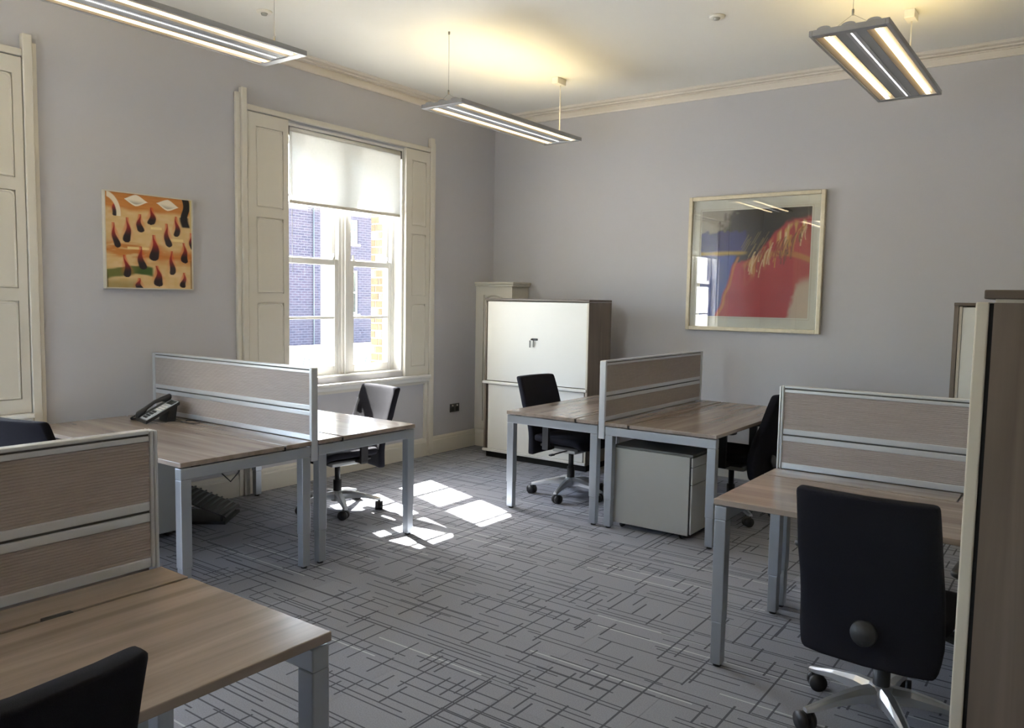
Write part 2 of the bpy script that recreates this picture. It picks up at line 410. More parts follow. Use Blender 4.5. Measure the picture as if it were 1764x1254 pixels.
def make_window(name, off, label):
    t = thing(name, label, None, (0, off, 0), kind='structure')
    # surround posts reaching above the head
    MB().bbox(0.0, 0.045, -3.172, -3.125, 0, 3.11, .006).build('architrave_post', 'trim_paint', t)
    MB().bbox(0.0, 0.028, -3.212, -3.174, 0, 3.07, .005).build('architrave_post', 'trim_paint', t)
    MB().bbox(0.0, 0.045, -1.060, -1.005, 0, 3.09, .006).build('architrave_post', 'trim_paint', t)
    MB().bbox(0.0, 0.028, -1.003, -0.975, 0, 3.05, .005).build('architrave_post', 'trim_paint', t)
    MB().bbox(0.0, 0.042, -3.123, -1.062, 2.952, 2.995, .006).build('window_head', 'trim_paint', t)
    # sill board and apron frame
    m = MB(); m.bbox(-0.10, 0.075, -3.123, -1.062, 0.782, 0.812, .008); m.bbox(0, 0.05, -3.123, -1.062, 0.748, 0.782, .006)
    m.build('window_sill', 'trim_white', t)
    m = MB()
    for a, b in ((-3.123, -3.085), (-1.10, -1.062)): m.box(0, 0.02, a, b, 0.178, 0.748)
    m.box(0, 0.02, -3.085, -1.10, 0.72, 0.748)
    m.build('apron_frame', 'trim_paint', t)
    shutter(t, -3.118, -2.738); shutter(t, -1.392, -1.066)
    # reveal lining and box frame
    m = MB()
    m.box(-0.24, -0.001, -2.735, -2.715, 0.86, 2.935); m.box(-0.24, -0.001, -1.415, -1.395, 0.86, 2.935); m.box(-0.24, -0.001, -2.715, -1.415, 2.915, 2.935)
    m.box(-0.24, -0.001, -2.715, -1.415, 0.812, 0.872)
    m.build('reveal_lining', 'trim_white', t)
    m = MB(); m.bbox(-0.20, -0.09, -2.068, -1.985, 0.872, 2.915, .008); m.bbox(-0.088, -0.07, -2.045, -2.008, 0.872, 2.915, .006)
    m.build('mullion', 'trim_white', t)
    for a, b in ((-2.715, -2.068), (-1.985, -1.415)):
        m = MB(); m.box(-0.20, -0.10, a, a + .03, .872, 2.915); m.box(-0.20, -0.10, b - .03, b, .872, 2.915)
        m.build('box_frame', 'trim_white', t)
        a2, b2 = a + .031, b - .031
        for nm, x0, x1, z0, z1, bar, lo, hi in (('lower_sash', -.140, -.105, .874, 1.880, 1.372, .075, .052), ('upper_sash', -.180, -.145, 1.835, 2.913, 2.39, .052, .05)):
            m = MB(); st = .040
            m.bbox(x0, x1, a2, a2 + st, z0, z1, .005); m.bbox(x0, x1, b2 - st, b2, z0, z1, .005)
            m.bbox(x0, x1, a2 + st, b2 - st, z0, z0 + lo, .005); m.bbox(x0, x1, a2 + st, b2 - st, z1 - hi, z1, .005)
            if nm == 'lower_sash':          # little curved horns standing on the meeting rail corners
                for yy, sg in ((a2 + st, 1), (b2 - st, -1)):
                    m.loft([[(xx, yy, z1), (xx, yy + sg * .022, z1), (xx, yy + sg * .006, z1 + .022), (xx, yy, z1 + .05)] for xx in (x0 + .004, x1 - .004)], smooth=False)
            s = m.build(nm, 'trim_white', t)
            MB().bbox(x0 + .006, x1 - .004, a2 + st, b2 - st, bar - .011, bar + .011, .004).build('glazing_bar', 'trim_white', s)
            xm = (x0 + x1) / 2
            for za, zb in ((z0 + lo, bar - .011), (bar + .011, z1 - hi)):
                MB().box(xm - .002, xm + .002, a2 + st, b2 - st, za, zb).build('pane', 'pane_glass', s)
    # arched stone heads on the outside
    for a, b in ((-2.715, -2.048), (-2.005, -1.415)):
        m = MB(); ap = arch_pts(a + .02, b - .02, 2.60, 2.86)
        for k in range(len(ap) - 1):
            (ya, za), (yb, zb) = ap[k], ap[k + 1]
            m.loft([[(xx, ya, za), (xx, yb, zb), (xx, yb, 2.935), (xx, ya, 2.935)] for xx in (-.395, -.25)], smooth=False)
        for yy0, yy1 in ((a, a + .02), (b - .02, b)): m.box(-.395, -.25, yy0, yy1, 2.55, 2.935)
        m.build('arched_head', 'pale_stone', t)
    bk_ = MB().box(-.396, -.246, -1.418, -1.3955, .872, 2.60).build('brick_jamb', 'mortar', t)
    z = .876; k = 0
    while z < 2.53:                       # brick courses of the outer jamb, seen obliquely past the sash
        for xa, xb in (((-.396, -.300), (-.290, -.248)) if k % 2 else ((-.396, -.345), (-.335, -.248))):
            MB().box(xa, xb, -1.424, -1.410, z, z + .062).build('brick', 'tan_brick' if (k * 7 + int(xa * 100)) % 5 else 'pale_brick', bk_)
        z += .073; k += 1
    MB().box(-.395, -.25, -2.048, -2.005, .86, 2.935).build('stone_mullion', 'pale_stone', t)
    MB().box(-.46, -.25, -2.735, -1.395, .80, .872).build('stone_sill', 'pale_stone', t)
    return t
win = make_window('window_1', 0, 'tall double sash window with cream shutters beside the corner')
c = copy_tree(win); c.name = 'window_2'; c.location.y = WOFF[1]
c['label'] = 'sash window with cream shutters cut off by the left edge of the photo'
for k, X0 in enumerate(REARX):
    c = copy_tree(win); c.name = 'window_%d' % (k + 3); c.location = (X0, YB, 0); c.rotation_euler.z = PI / 2
    c['label'] = 'unseen sash window added behind the camera to light the near side'

# roller blinds (hang in the window openings)
def make_blind(off, label):
    t = thing('roller_blind', label, 'blind', (0, off, 0), group='roller blinds in the window openings')
    y0, y1 = -2.714, -1.416
    MB().cyl((-.030, y0 + .015, 2.886), (-.030, y1 - .015, 2.886), .028, 20).build('roller_tube', 'white_plastic', t)
    MB().box(-.0065, -.0055, y0 + .014, y1 - .014, 2.33, 2.886).build('fabric', 'blind_fabric', t)
    MB().bbox(-.013, .001, y0 + .014, y1 - .014, 2.303, 2.33, .004).build('bottom_bar', 'trim_paint', t)
    for yy in (y0, y1 - .012): MB().bbox(-.062, .004, yy, yy + .012, 2.838, 2.912, .006).build('bracket', 'bracket_dark', t)
    MB().tube([(.004, y0 + .03, 2.87), (.006, y0 + .03, 2.3), (.006, y0 + .034, 1.75)], .0018, 6).build('pull_chain', 'white_plastic', t)
    return t
bl0 = make_blind(0, 'white roller blind half lowered in the window beside the corner')
c = copy_tree(bl0); c.location.y = WOFF[1]
c['label'] = 'white roller blind in the window by the left edge, mirrored in the large picture'

# corner boxing (short panelled pilaster)
t = thing('trim_5', 'short cream panelled corner boxing behind the tambour cupboard', None, (0, 0, 0), kind='structure')
px1, py = 0.50, -0.292
MB().box(0.001, px1 - .03, py + .02, -0.001, 0, 1.69).build('boxing_core', 'trim_paint', t)
m = MB(); m.box(0.001, .10, py, py + .02, .18, 1.69); m.box(px1 - .13, px1 - .03, py, py + .02, .18, 1.69); m.box(.10, px1 - .13, py, py + .02, .18, .27); m.box(.10, px1 - .13, py, py + .02, 1.60, 1.69)
m.build('boxing_frame', 'trim_paint', t)
m = MB(); ap = arch_pts(.13, px1 - .16, 1.565, 1.60); m.tube([(y_, py + .012, z_) for y_, z_ in ap], .008); m.tube([(.13, py + .012, .29), (.13, py + .012, 1.565)], .008); m.tube([(px1 - .16, py + .012, .29), (px1 - .16, py + .012, 1.565)], .008)
m.build('panel_bead', 'trim_paint', t)
MB().extrude([(0, 0), (.012, 0), (.012, .14), (.004, .175), (0, .175)], (.001, py, 0), (px1 - .03, py, 0), (0, -1, 0), (0, 0, 1)).build('boxing_base', 'trim_paint', t)
m = MB(); m.bbox(0.001, px1 - .005, py - .02, -.001, 1.69, 1.712, .006); m.bbox(0.001, px1 + .005, py - .03, -.001, 1.712, 1.735, .006)
m.build('boxing_cap', 'trim_paint', t)

# ------------------------------------------------------------------ desks and screens
def make_desk(loc, rz, Ln, D, label, S=.205, port=False):
    """local: x along the length, screen line at y=0, user edge at y=D"""
    t = thing('office_desk', label, 'desk', loc, rz, 'bench desks with silver frames')
    h = Ln / 2; zt0, zt1 = .710, .735
    MB().bbox(-h, h, S + .010, D, zt0, zt1, .003).build('tabletop', 'desk_wood', t)
    MB().bbox(-h, -.0035, .026, S - .004, zt0, zt1, .003).build('cable_shelf', 'desk_wood', t)
    MB().bbox(.0035, h, .026, S - .004, zt0, zt1, .003).build('cable_shelf', 'desk_wood', t)
    if port: MB().bbox(-.50, -.425, S - .010, S + .014, .7245, .7365, .003).build('cable_port', 'black_plastic', t)
    MB().box(-h + .002, h - .002, S - .0035, S + .0095, .7035, .724).build('seam_shade', 'black_gap', t)  # solid black strip painted as the shade between tabletop and shelf
    for sx in (-1, 1):
        xa, xb = (-h + .004, -h + .056) if sx < 0 else (h - .056, h - .004)
        MB().bbox(xa, xb, .03, D - .004, .645, .704, .004).build('end_rail', 'silver', t)
        for yy in (.10, D - .12): MB().box(xa + .012, xb - .012, yy, yy + .05, .704, .711).build('spacer', 'black_gap', t)
        for ya, yb in ((.03, .088), (D - .062, D - .004)):
            lg = MB().bbox(xa, xb, ya, yb, .20, .645, .004).build('leg', 'silver', t)
            MB().bbox(xa + .003, xb - .003, ya + .003, yb - .003, .012, .20, .004).build('foot_extension', 'silver', lg)
            MB().cyl(((xa + xb) / 2, (ya + yb) / 2, 0), ((xa + xb) / 2, (ya + yb) / 2, .014), .018, 14).build('foot_glide', 'black_plastic', lg)
    for yy in (.12, D - .30): MB().bbox(-h + .056, h - .056, yy, yy + .04, .684, .708, .004).build('beam', 'silver', t)
    m = MB(); m.box(-h + .25, h - .25, .165, .30, .600, .603); m.box(-h + .25, h - .25, .298, .301, .600, .64); m.box(-h + .25, h - .25, .164, .167, .600, .69)
    m.build('cable_tray', 'silver', t)
    return t
ZS = 1.1545
def make_screen(loc, rz, Ln, label):
    t = thing('desk_screen', label, 'screen', loc, rz, 'ribbed screens standing on the desks')
    h = Ln / 2; z0 = .737
    for sx in (-1, 1):
        xa, xb = (-h, -h + .012) if sx < 0 else (h - .012, h)
        MB().bbox(xa, xb, -.022, .022, .735, ZS, .005).build('end_post', 'alu_frame', t)
        xa2, xb2 = (-h - .012, -h - .0005) if sx < 0 else (h + .0005, h + .012)
        MB().bbox(xa2, xb2, -.024, .024, .615, ZS - .002, .005).build('end_cap', 'alu_frame', t)
    a, b = -h + .012, h - .012
    MB().box(a, b, -.012, .012, ZS - .018, ZS - .012).build('groove_shade', 'groove_shade', t); MB().box(a, b, -.010, .010, ZS - .252, ZS - .242).build('groove_shade', 'groove_shade', t)
    m = MB(); m.bbox(a, b, -.018, .018, ZS - .012, ZS, .003); m.bbox(a, b, -.018, .018, ZS - .034, ZS - .018, .003)
    m.build('top_rail', 'alu_frame', t)
    m = MB(); m.bbox(a, b, -.018, .018, ZS - .243, ZS - .216, .003); m.bbox(a, b, -.018, .018, ZS - .277, ZS - .251, .003)
    m.build('middle_rail', 'alu_frame', t)
    MB().bbox(a, b, -.018, .018, z0, z0 + .03, .003).build('bottom_rail', 'alu_frame', t)
    for nm, za, zb in (('upper_panel', ZS - .216, ZS - .034), ('lower_panel', z0 + .03, ZS - .277)):
        m = MB(); n = int((zb - za) / .0085); pr = []
        for k in range(n):
            q = za + (zb - za) * k / n; st = (zb - za) / n
            pr += [(.0125, q), (.0145, q + st * .18), (.0145, q + st * .76), (.0125, q + st * .94)]
        full = [(p, q) for p, q in pr] + [(-p, q) for p, q in reversed(pr)]
        m.extrude(full, (a, 0, 0), (b, 0, 0), (0, 1, 0), (0, 0, 1))
        m.build(nm, 'screen_fabric', t)
    return t
# bench by the window
B1 = (0.9025, -3.905); L1 = 1.668
make_desk((B1[0], B1[1], 0), PI, L1, .836, 'wood-top desk with silver legs under the desk phone')
make_desk((B1[0], B1[1], 0), 0, L1, .832, 'wood-top desk with silver legs catching window glare, beyond the phone')
make_screen((B1[0], B1[1], 0), 0, L1 - .03, 'beige ribbed desk screen beside the phone, in front of the window')
# bench at the back wall
B2 = (2.603, -1.314); L2 = 1.664
make_desk((B2[0], B2[1], 0), PI / 2, L2, .808, 'wood-top desk with silver legs in front of the tambour cupboard')
make_desk((B2[0], B2[1], 0), -PI / 2, L2, .827, 'wood-top desk over the grey drawer pedestal')
make_screen((B2[0], B2[1], 0), PI / 2, L2 - .03, 'beige ribbed desk screen standing end-on below the large picture')
# bench on the right
B3 = (4.869, -2.865); L3 = 1.664
make_desk((B3[0], B3[1], 0), PI, L3, .830, 'wood-top desk with the black chair turned back to the camera')
make_desk((B3[0], B3[1], 0), 0, L3, .826, 'desk mostly hidden behind the right-hand screen')
make_screen((B3[0], B3[1], 0), 0, L3 - .03, 'beige ribbed desk screen on the right, beside the tall wood cabinet')
# bench in the left foreground
B4 = (3.029, -6.437); L4 = 1.664
make_desk((B4[0], B4[1], 0), -PI / 2, L4, .792, 'nearest wood-top desk, in the left foreground', .172, True)
make_desk((B4[0], B4[1], 0), PI / 2, L4, .80, 'desk hidden behind the nearest screen on the left')
make_screen((B4[0], B4[1], 0), PI / 2, L4 - .03, 'nearest beige ribbed desk screen, at the left edge of the photo')

# ------------------------------------------------------------------ task chairs
def make_chair():
    """local: origin on the floor under the hub, the sitter looks along +y"""
    t = thing('task_chair', '', 'chair', group='black fabric task chairs')
    # backrest: lofted cushion
    def back_sec(s, grow=0.0):
        z = .330 + s * .610
        y = -.275 - .055 * s - .085 * s * s + .028 * math.sin(PI * min(1, s * 1.6))
        w_ = .470 - .03 * s * s - .03 * max(0, (.16 - s) / .16) ** 1.5
        return z, y, w_
    secs = []
    rows = [(-.004, .72), (.0, .86), (.012, .96), (.03, 1)] + [(k / 14, 1) for k in range(1, 14)] + [(.97, 1), (.988, .96), (.998, .86), (1.002, .70)]
    for s, k in rows:
        z, y, w_ = back_sec(max(0, min(1, s))); z += (s - max(0, min(1, s))) * .610
        hw = w_ / 2 - (1 - k) * .05; ht = .031 * (k if k < 1 else 1)
        sec = []
        for p, q in superellipse(hw, ht, 32, 7):
            sec.append((p, y + q + .035 * (p / .23) ** 2, z))
        secs.append(sec)
    bk = MB().loft(secs).build('backrest', 'black_fabric', t)
    zk, yk, _ = back_sec(.19)
    MB().cyl((0, yk - .030, zk), (0, yk - .044, zk + .003), .030, 24).cyl((0, yk - .040, zk), (0, yk - .054, zk + .003), .045, 28, .041).build('height_knob', 'knob_plastic', bk)
    # seat cushion
    secs = []
    rows = [(-.20, .60), (-.197, .80), (-.188, .94), (-.17, 1)] + [(-.17 + .40 * k / 10, 1) for k in range(1, 11)] + [(.245, .95), (.255, .82), (.26, .6)]
    for y, k in rows:
        tt = (y + .2) / .46; hw = (.235 + .012 * math.sin(PI * tt)) - (1 - k) * .06; ht = .036 * k
        drop = -.030 * max(0, (tt - .72) / .28) ** 2
        secs.append([(p, y, .462 + q + drop + .012 * (p / .24) ** 2) for p, q in superellipse(hw, ht, 32, 4.2)])
    MB().loft(secs).build('seat', 'black_fabric', t)
    m = MB(); m.bbox(-.20, .20, -.16, .21, .405, .428, .008); m.build('seat_shell', 'black_plastic', t)
    # mechanism, lever, back bracket
    m = MB(); m.bbox(-.085, .085, -.13, .10, .352, .405, .012); m.bbox(-.035, .035, -.26, -.12, .355, .385, .008)
    m.bbox(-.03, .03, -.275, -.245, .355, .50, .008)
    m.build('tilt_mechanism', 'silver_dark' if 'silver_dark' in MATS else 'grey_rail', t)
    MB().tube([(.08, .02, .375), (.20, .02, .372), (.25, .01, .365)], .006).bbox(.24, .29, -.004, .022, .358, .372, .004).build('lever', 'black_plastic', t)
    # arms
    for sx in (-1, 1):
        m = MB()
        m.bbox(sx * .19, sx * .285, -.07, -.02, .40, .425, .005)
        m.loft([[(sx * .272 + dx, -.045 + dy, z) for dx, dy in ((-.012, -.028), (.012, -.028), (.012, .028), (-.012, .028))] for z in (.40, .645)], smooth=False)
        ar = m.build('armrest', 'black_plastic', t)
        secs = []
        for y, k in [(-.135, .55), (-.13, .8), (-.115, 1), (0, 1), (.09, .95), (.105, .75), (.11, .5)]:
            secs.append([(sx * .265 + p, y, .658 + q) for p, q in superellipse(.044 * k, .016 * k, 20, 3)])
        MB().loft(secs).build('arm_pad', 'black_plastic', ar)
    # gas lift, star base, castors
    m = MB(); m.cyl((0, 0, .07), (0, 0, .235), .030, 20); m.cyl((0, 0, .235), (0, 0, .36), .020, 20)
    m.build('gas_lift', 'black_plastic', t)
    MB().cyl((0, 0, .075), (0, 0, .150), .050, 24, .042).build('base_hub', 'alu', t)
    for k in range(5):
        a = 2 * PI * k / 5 + .25; d = Vector((math.cos(a), math.sin(a), 0)); n_ = Vector((-d.y, d.x, 0)); secs = []
        for r, hw, zt, zb in ((.030, .030, .150, .085), (.10, .027, .146, .096), (.20, .021, .124, .092), (.285, .016, .098, .076), (.315, .013, .090, .074)):
            c = d * r
            secs.append([c + n_ * -hw + Vector((0, 0, zb)), c + n_ * hw + Vector((0, 0, zb)), c + n_ * hw + Vector((0, 0, (zt * 2 + zb) / 3)),
                         c + n_ * hw * .45 + Vector((0, 0, zt)), c + n_ * -hw * .45 + Vector((0, 0, zt)), c + n_ * -hw + Vector((0, 0, (zt * 2 + zb) / 3))])
        lg = MB().loft(secs, smooth=False).build('base_leg', 'alu', t)
        c = d * .302; a2 = a + 1.1 + k * .7; e = Vector((math.cos(a2), math.sin(a2), 0)); f_ = Vector((-e.y, e.x, 0)); ax = c + f_ * .016
        m = MB()
        for s in (-1, 1): m.cyl(ax + e * s * .007 + Vector((0, 0, .034)), ax + e * s * .028 + Vector((0, 0, .034)), .034, 22)
        m.cyl(c + Vector((0, 0, .05)), c + Vector((0, 0, .080)), .009, 10)
        m.cyl(ax + e * -.008 + Vector((0, 0, .034)), ax + e * .008 + Vector((0, 0, .034)), .029, 16)
        m.build('castor', 'black_plastic', lg)
    return t
chair0 = make_chair()
CH = [  # hub x, y, facing angle (0 = +y), label
    (0.88, -2.98, PI - .16, 'black office chair by the window, sunlight on its backrest'),
    (1.975, -1.51, -PI / 2 - .08, 'black office chair in front of the tambour cupboard'),
    (3.20, -1.25, PI / 2 - .05, 'black office chair behind the drawer pedestal, partly behind the right screen'),
    (4.735, -3.74, -.03, 'black office chair seen from behind, round knob on its back'),
    (3.60, -6.40, PI / 2 + .02, 'nearest black office chair, only its backrest top in the bottom left corner'),
    (1.02, -4.84, .20, 'black office chair whose backrest top shows above the nearest screen'),
]
for k, (x, y, a, lab) in enumerate(CH):
    c = chair0 if k == 0 else copy_tree(chair0)
    c.location = (x, y, 0); c.rotation_euler.z = a; c['label'] = lab
    c.scale.z = .945 if k == 0 else 1

# ------------------------------------------------------------------ cupboards
def tambour_cupboard(loc, rz, W, D, H, label, zsplit):
    """local: x 0..W, front at y=0 facing -y, back at y=D"""
    t = thing('tambour_cupboard', label, 'cupboard', loc, rz, 'tambour cupboards')
    m = MB(); m.box(.0, .02, .0, D, .06, H - .025); m.box(W - .02, W, .0, D, .06, H - .025); m.box(.02, W - .02, D - .01, D, .06, H - .025); m.box(.02, W - .02, .03, D - .01, .06, .08)
    m.build('carcass', 'cab_wood', t)
    MB().bbox(-.002, W + .002, -.006, D, H - .022, H, .003).build('top_panel', 'top_wood', t)
    MB().box(.015, W - .015, .025, D - .02, 0, .06).build('plinth', 'black_gap', t)
    MB().bbox(.028, W - .024, .002, .016, zsplit + .02, H - .030, .003).build('shutter_door', 'cream_laminate', t)
    MB().bbox(.040, W - .040, .010, .022, .085, zsplit - .02, .003).build('shutter_door', 'cream_laminate', t)
    MB().bbox(-.010, W - .004, -.022, .010, zsplit - .014, zsplit + .014, .006).build('door_handle', 'cream_laminate', t)
    MB().bbox(-.010, W - .004, -.012, .010, .060, .085, .004).build('bottom_rail', 'cream_laminate', t)
    m = MB(); m.box(W - .020, W - .003, -.006, .0, .085, H - .03); m.build('side_trim', 'cream_fascia', t)
    lk = MB(); lk.bbox(W * .472, W * .53, -.004, .004, zsplit + .432, zsplit + .452, .003); lk.build('lock_plate', 'black_plastic', t)
    m = MB(); m.cyl((W * .48, -.004, zsplit + .442), (W * .48, -.022, zsplit + .442), .007, 12); m.bbox(W * .463, W * .475, -.024, -.018, zsplit + .365, zsplit + .432, .003); m.bbox(W * .49, W * .50, -.012, -.008, zsplit + .37, zsplit + .432, .002)
    m.build('key_bunch', 'socket_metal', t)
    return t
tambour_cupboard((.453, -.704, 0), 0, 1.18, .405, 1.568, 'tall cream tambour cupboard with wood sides in the corner, keys in its lock', .745)
# tall cupboard against the back wall on the far right
t = thing('storage_cupboard', 'cream-fronted cupboard with wood frame at the back wall, behind the nearest cabinet', 'cupboard', (4.482, -.46, 0))
MB().box(.0, .028, 0, .455, .06, 1.57).build('side_panel', 'cab_wood', t)
MB().box(.772, .80, 0, .455, .06, 1.57).build('side_panel', 'cab_wood', t)
MB().box(.028, .772, .445, .455, .06, 1.57).build('back_panel', 'cab_wood', t)
MB().bbox(-.002, .802, -.004, .455, 1.57, 1.592, .003).build('top_panel', 'top_wood', t)
MB().box(.028, .772, .02, .44, 0, .08).build('plinth', 'black_gap', t)
MB().box(.032, .050, .006, .03, .08, 1.565).build('door_edge', 'cream_fascia', t)
MB().box(.768, .750, .006, .03, .08, 1.565).build('door_edge', 'cream_fascia', t)
MB().bbox(.053, .747, .010, .024, .085, 1.56, .002).build('shutter_door', 'cream_laminate', t)
# tall cabinet close to the camera on the right
t = thing('tall_cabinet', 'tall wood cabinet with cream front edge close by at the right edge', 'cabinet', (5.052, -4.57, 0))
m = MB(); m.box(.040, .46, 0, .019, .06, 1.574); m.box(.040, .46, .781, .80, .06, 1.574); m.box(.45, .46, .019, .781, .06, 1.574); m.box(.04, .45, .019, .781, .06, .08)
m.build('carcass', 'cab_wood', t)
MB().bbox(.018, .462, -.006, .806, 1.583, 1.606, .003).build('top_panel', 'top_wood', t)
MB().box(.042, .455, .008, .79, 1.574, 1.583).build('top_gap', 'cream_fascia', t)
MB().bbox(.0, .030, 0, .80, .06, 1.575, .004).build('front_fascia', 'cream_fascia', t)
MB().box(.030, .040, .006, .794, .06, 1.572).build('shadow_gap', 'black_gap', t)
MB().box(.05, .45, .02, .78, 0, .06).build('plinth', 'black_gap', t)

# drawer pedestals
def pedestal(loc, rz, label):
    """local: drawers face +x; x 0..D, y 0..W"""
    t = thing('drawer_pedestal', label, 'pedestal', loc, rz, 'grey drawer pedestals under desks')
    D, W, H = .585, .42, .575
    m = MB(); m.bbox(0, D - .022, 0, W, .035, H - .018, .003); m.build('body', 'pedestal_grey', t)
    MB().bbox(0, D - .002, 0, W, H - .016, H, .003).build('top', 'pedestal_top', t)
    MB().box(D - .022, D - .012, .006, W - .006, .04, H - .02).build('shadow_gap', 'black_gap', t)
    z = H - .022
    for k, hh in enumerate((.065, .115, .33)):
        MB().bbox(D - .012, D, .0, W, z - hh + .004, z, .003).build('drawer', 'pedestal_grey', t); z -= hh
    for x in (.06, D - .08):
        for y in (.05, W - .05): MB().cyl((x, y - .012, .018), (x, y + .012, .018), .018, 14).build('castor', 'black_plastic', t)
    return t
pedestal((2.665, -2.075, 0), 0, 'grey three-drawer pedestal under the desk at the back wall')
pedestal((.165, -4.055, 0), -PI / 2, 'grey drawer pedestal under the phone desk, partly hidden by the nearest screen')

# ------------------------------------------------------------------ pictures
def paint(fn, W, H, nx, ny):
    u = (np.arange(nx) + .5) / nx; v = (np.arange(ny) + .5) / ny
    U, V = np.meshgrid(u, v); rng = np.random.default_rng(5)
    return fn(U, V, rng)
def smooth_noise(rng, shape, cell):
    g = rng.random((shape[0] // cell[0] + 3, shape[1] // cell[1] + 3))
    yy = np.arange(shape[0]) / cell[0]; xx = np.arange(shape[1]) / cell[1]
    y0 = yy.astype(int); x0 = xx.astype(int); fy = (yy - y0)[:, None]; fx = (xx - x0)[None]
    fy = fy * fy * (3 - 2 * fy); fx = fx * fx * (3 - 2 * fx)
    return (g[y0][:, x0] * (1 - fy) * (1 - fx) + g[y0 + 1][:, x0] * fy * (1 - fx) + g[y0][:, x0 + 1] * (1 - fy) * fx + g[y0 + 1][:, x0 + 1] * fy * fx)
def lin(c): return np.array([((k / 255 + .055) / 1.055) ** 2.4 for k in c])
def over(img, mask, col): return img * (1 - mask[..., None]) + np.asarray(col) * mask[..., None]
def step(a, b, x): t = np.clip((x - a) / (b - a), 0, 1); return t * t * (3 - 2 * t)
def drops(U, V, R):
    """u right, v down: ochre ground with dark red flame-like marks"""
    n1 = smooth_noise(R, U.shape, (9, 26)); n2 = smooth_noise(R, U.shape, (5, 9)); n3 = smooth_noise(R, U.shape, (3, 14))
    cream, ochre = lin((206, 172, 116)), lin((196, 124, 48))
    img = cream * np.ones(U.shape + (3,)); img = over(img, .35 * n2, lin((226, 205, 170)))
    oc = np.clip(step(.20, .14, V + .03 * (n1 - .5)) + step(.10, .02, abs(V - .60 - .05 * U + .08 * (n1 - .5))) * step(.1, .5, n3 + .3 * (U > .45)), 0, 1)
    img = over(img, oc * .9, ochre); img = over(img, .3 * oc * n3, lin((160, 85, 30)))
    img = over(img, step(.06, .02, abs(U - .15)) * step(.3, .05, V) * .0, ochre)
    img = over(img, step(.5, .8, n1) * step(.72, .8, V) * .4, lin((226, 196, 150)))
    # green brush stroke
    yc = .86 - .05 * np.sin(U * 4.5) ; gr = step(.06, .035, abs(V - yc + .02 * (n3 - .5))) * step(.54, .50, U)
    img = over(img, gr * .9, lin((88, 100, 34))); img = over(img, gr * step(.25, .4, U) * .8, lin((38, 82, 30)))
    img = over(img, step(.88, .97, V) * step(.42, .3, U) * .6, lin((120, 112, 50)))
    img = over(img, step(.03, .0, U) * step(.8, .9, V), lin((70, 62, 34)))
    img = over(img, step(.97, .99, U) * step(.6, .72, V) * .6, lin((90, 66, 40)))
    # white dashes
    for cu, cv, hw, hh in ((.36, .575, .12, .010), (.57, .345, .06, .010), (.80, .46, .09, .012)):
        img = over(img, step(hw + .01, hw, abs(U - cu)) * step(hh + .006, hh, abs(V - cv)) * .85, lin((232, 212, 150)))
    D = [(.11, .10, .25, .042, 0), (.38, .22, .40, .040, 0), (.52, .14, .31, .045, 0), (.24, .27, .52, .042, 0), (.08, .33, .58, .036, .04), (.69, .30, .54, .040, .02), (.81, .21, .42, .036, .01),
         (.54, .43, .70, .055, .01), (.38, .57, .80, .045, .02), (.20, .67, .89, .040, .04), (.90, .50, .71, .042, .02), (.75, .60, .85, .036, 0), (.57, .77, .98, .052, .03), (.36, .91, 1.02, .040, 0), (.90, .83, .99, .036, -.01), (.99, .38, .56, .03, .02)]
    for cu, v0, v1, wd, lean in D:
        wd *= 1.05; v0 -= .015
        tt = np.clip((V - v0) / (v1 - v0), 0, 1); wob = .012 * np.sin(tt * 7 + cu * 20)
        half = wd * (.10 + .90 * step(0, .85, tt)) * np.sqrt(np.clip(1 - np.clip((tt - .86) / .14, 0, 1) ** 2, 0, 1))
        half = np.where((V < v0) | (V > v1), 0, half)
        m = step(half + .006, half - .008, abs(U - cu - lean * tt - wob)) * (half > 0)
        halo = step(half * 1.9 + .015, half, abs(U - cu - lean * tt)) * ((V > v0) & (V < v1)) * (1 - tt)
        img = over(img, halo * .75, lin((205, 70, 30)))
        col = lin((150, 34, 26))[None, None] * (1 - step(.25, .75, tt))[..., None] + lin((38, 26, 32))[None, None] * step(.25, .75, tt)[..., None]
        img = img * (1 - m[..., None]) + col * m[..., None]
    # pale leaf shapes at the top, black ribbon and white arc
    for cu, cv, a, b, th in ((.34, .066, .140, .055, .05), (.71, .080, .140, .055, .10)):
        x = (U - cu) * math.cos(th) + (V - cv) * math.sin(th); y = -(U - cu) * math.sin(th) + (V - cv) * math.cos(th)
        r = (x / a) ** 2 + (np.abs(y) / (b * np.clip(1 - np.abs(x / a) ** 1.5, .05, 1) + 1e-6)) ** 2 * .8
        img = over(img, step(1.05, .85, r) * (abs(x) < a), lin((232, 222, 204))); img = over(img, step(.6, .3, r) * step(-.2, .8, y / b) * .7, lin((130, 122, 110)))
    arc = abs(np.hypot((U + .02) / .18, (V - .22) / .22) - .92); img = over(img, step(.16, .10, arc) * (V < .25) * (U > .02), lin((226, 214, 192)))
    rib = abs(U - .925 - .018 * np.sin(V * 22)); img = over(img, step(.050 + .02 * (V > .2), .036, rib) * step(.32, .30, V), lin((26, 24, 30)))
    img = over(img, step(.975, .985, U) * step(.35, .3, V), lin((196, 180, 130)))
    return img
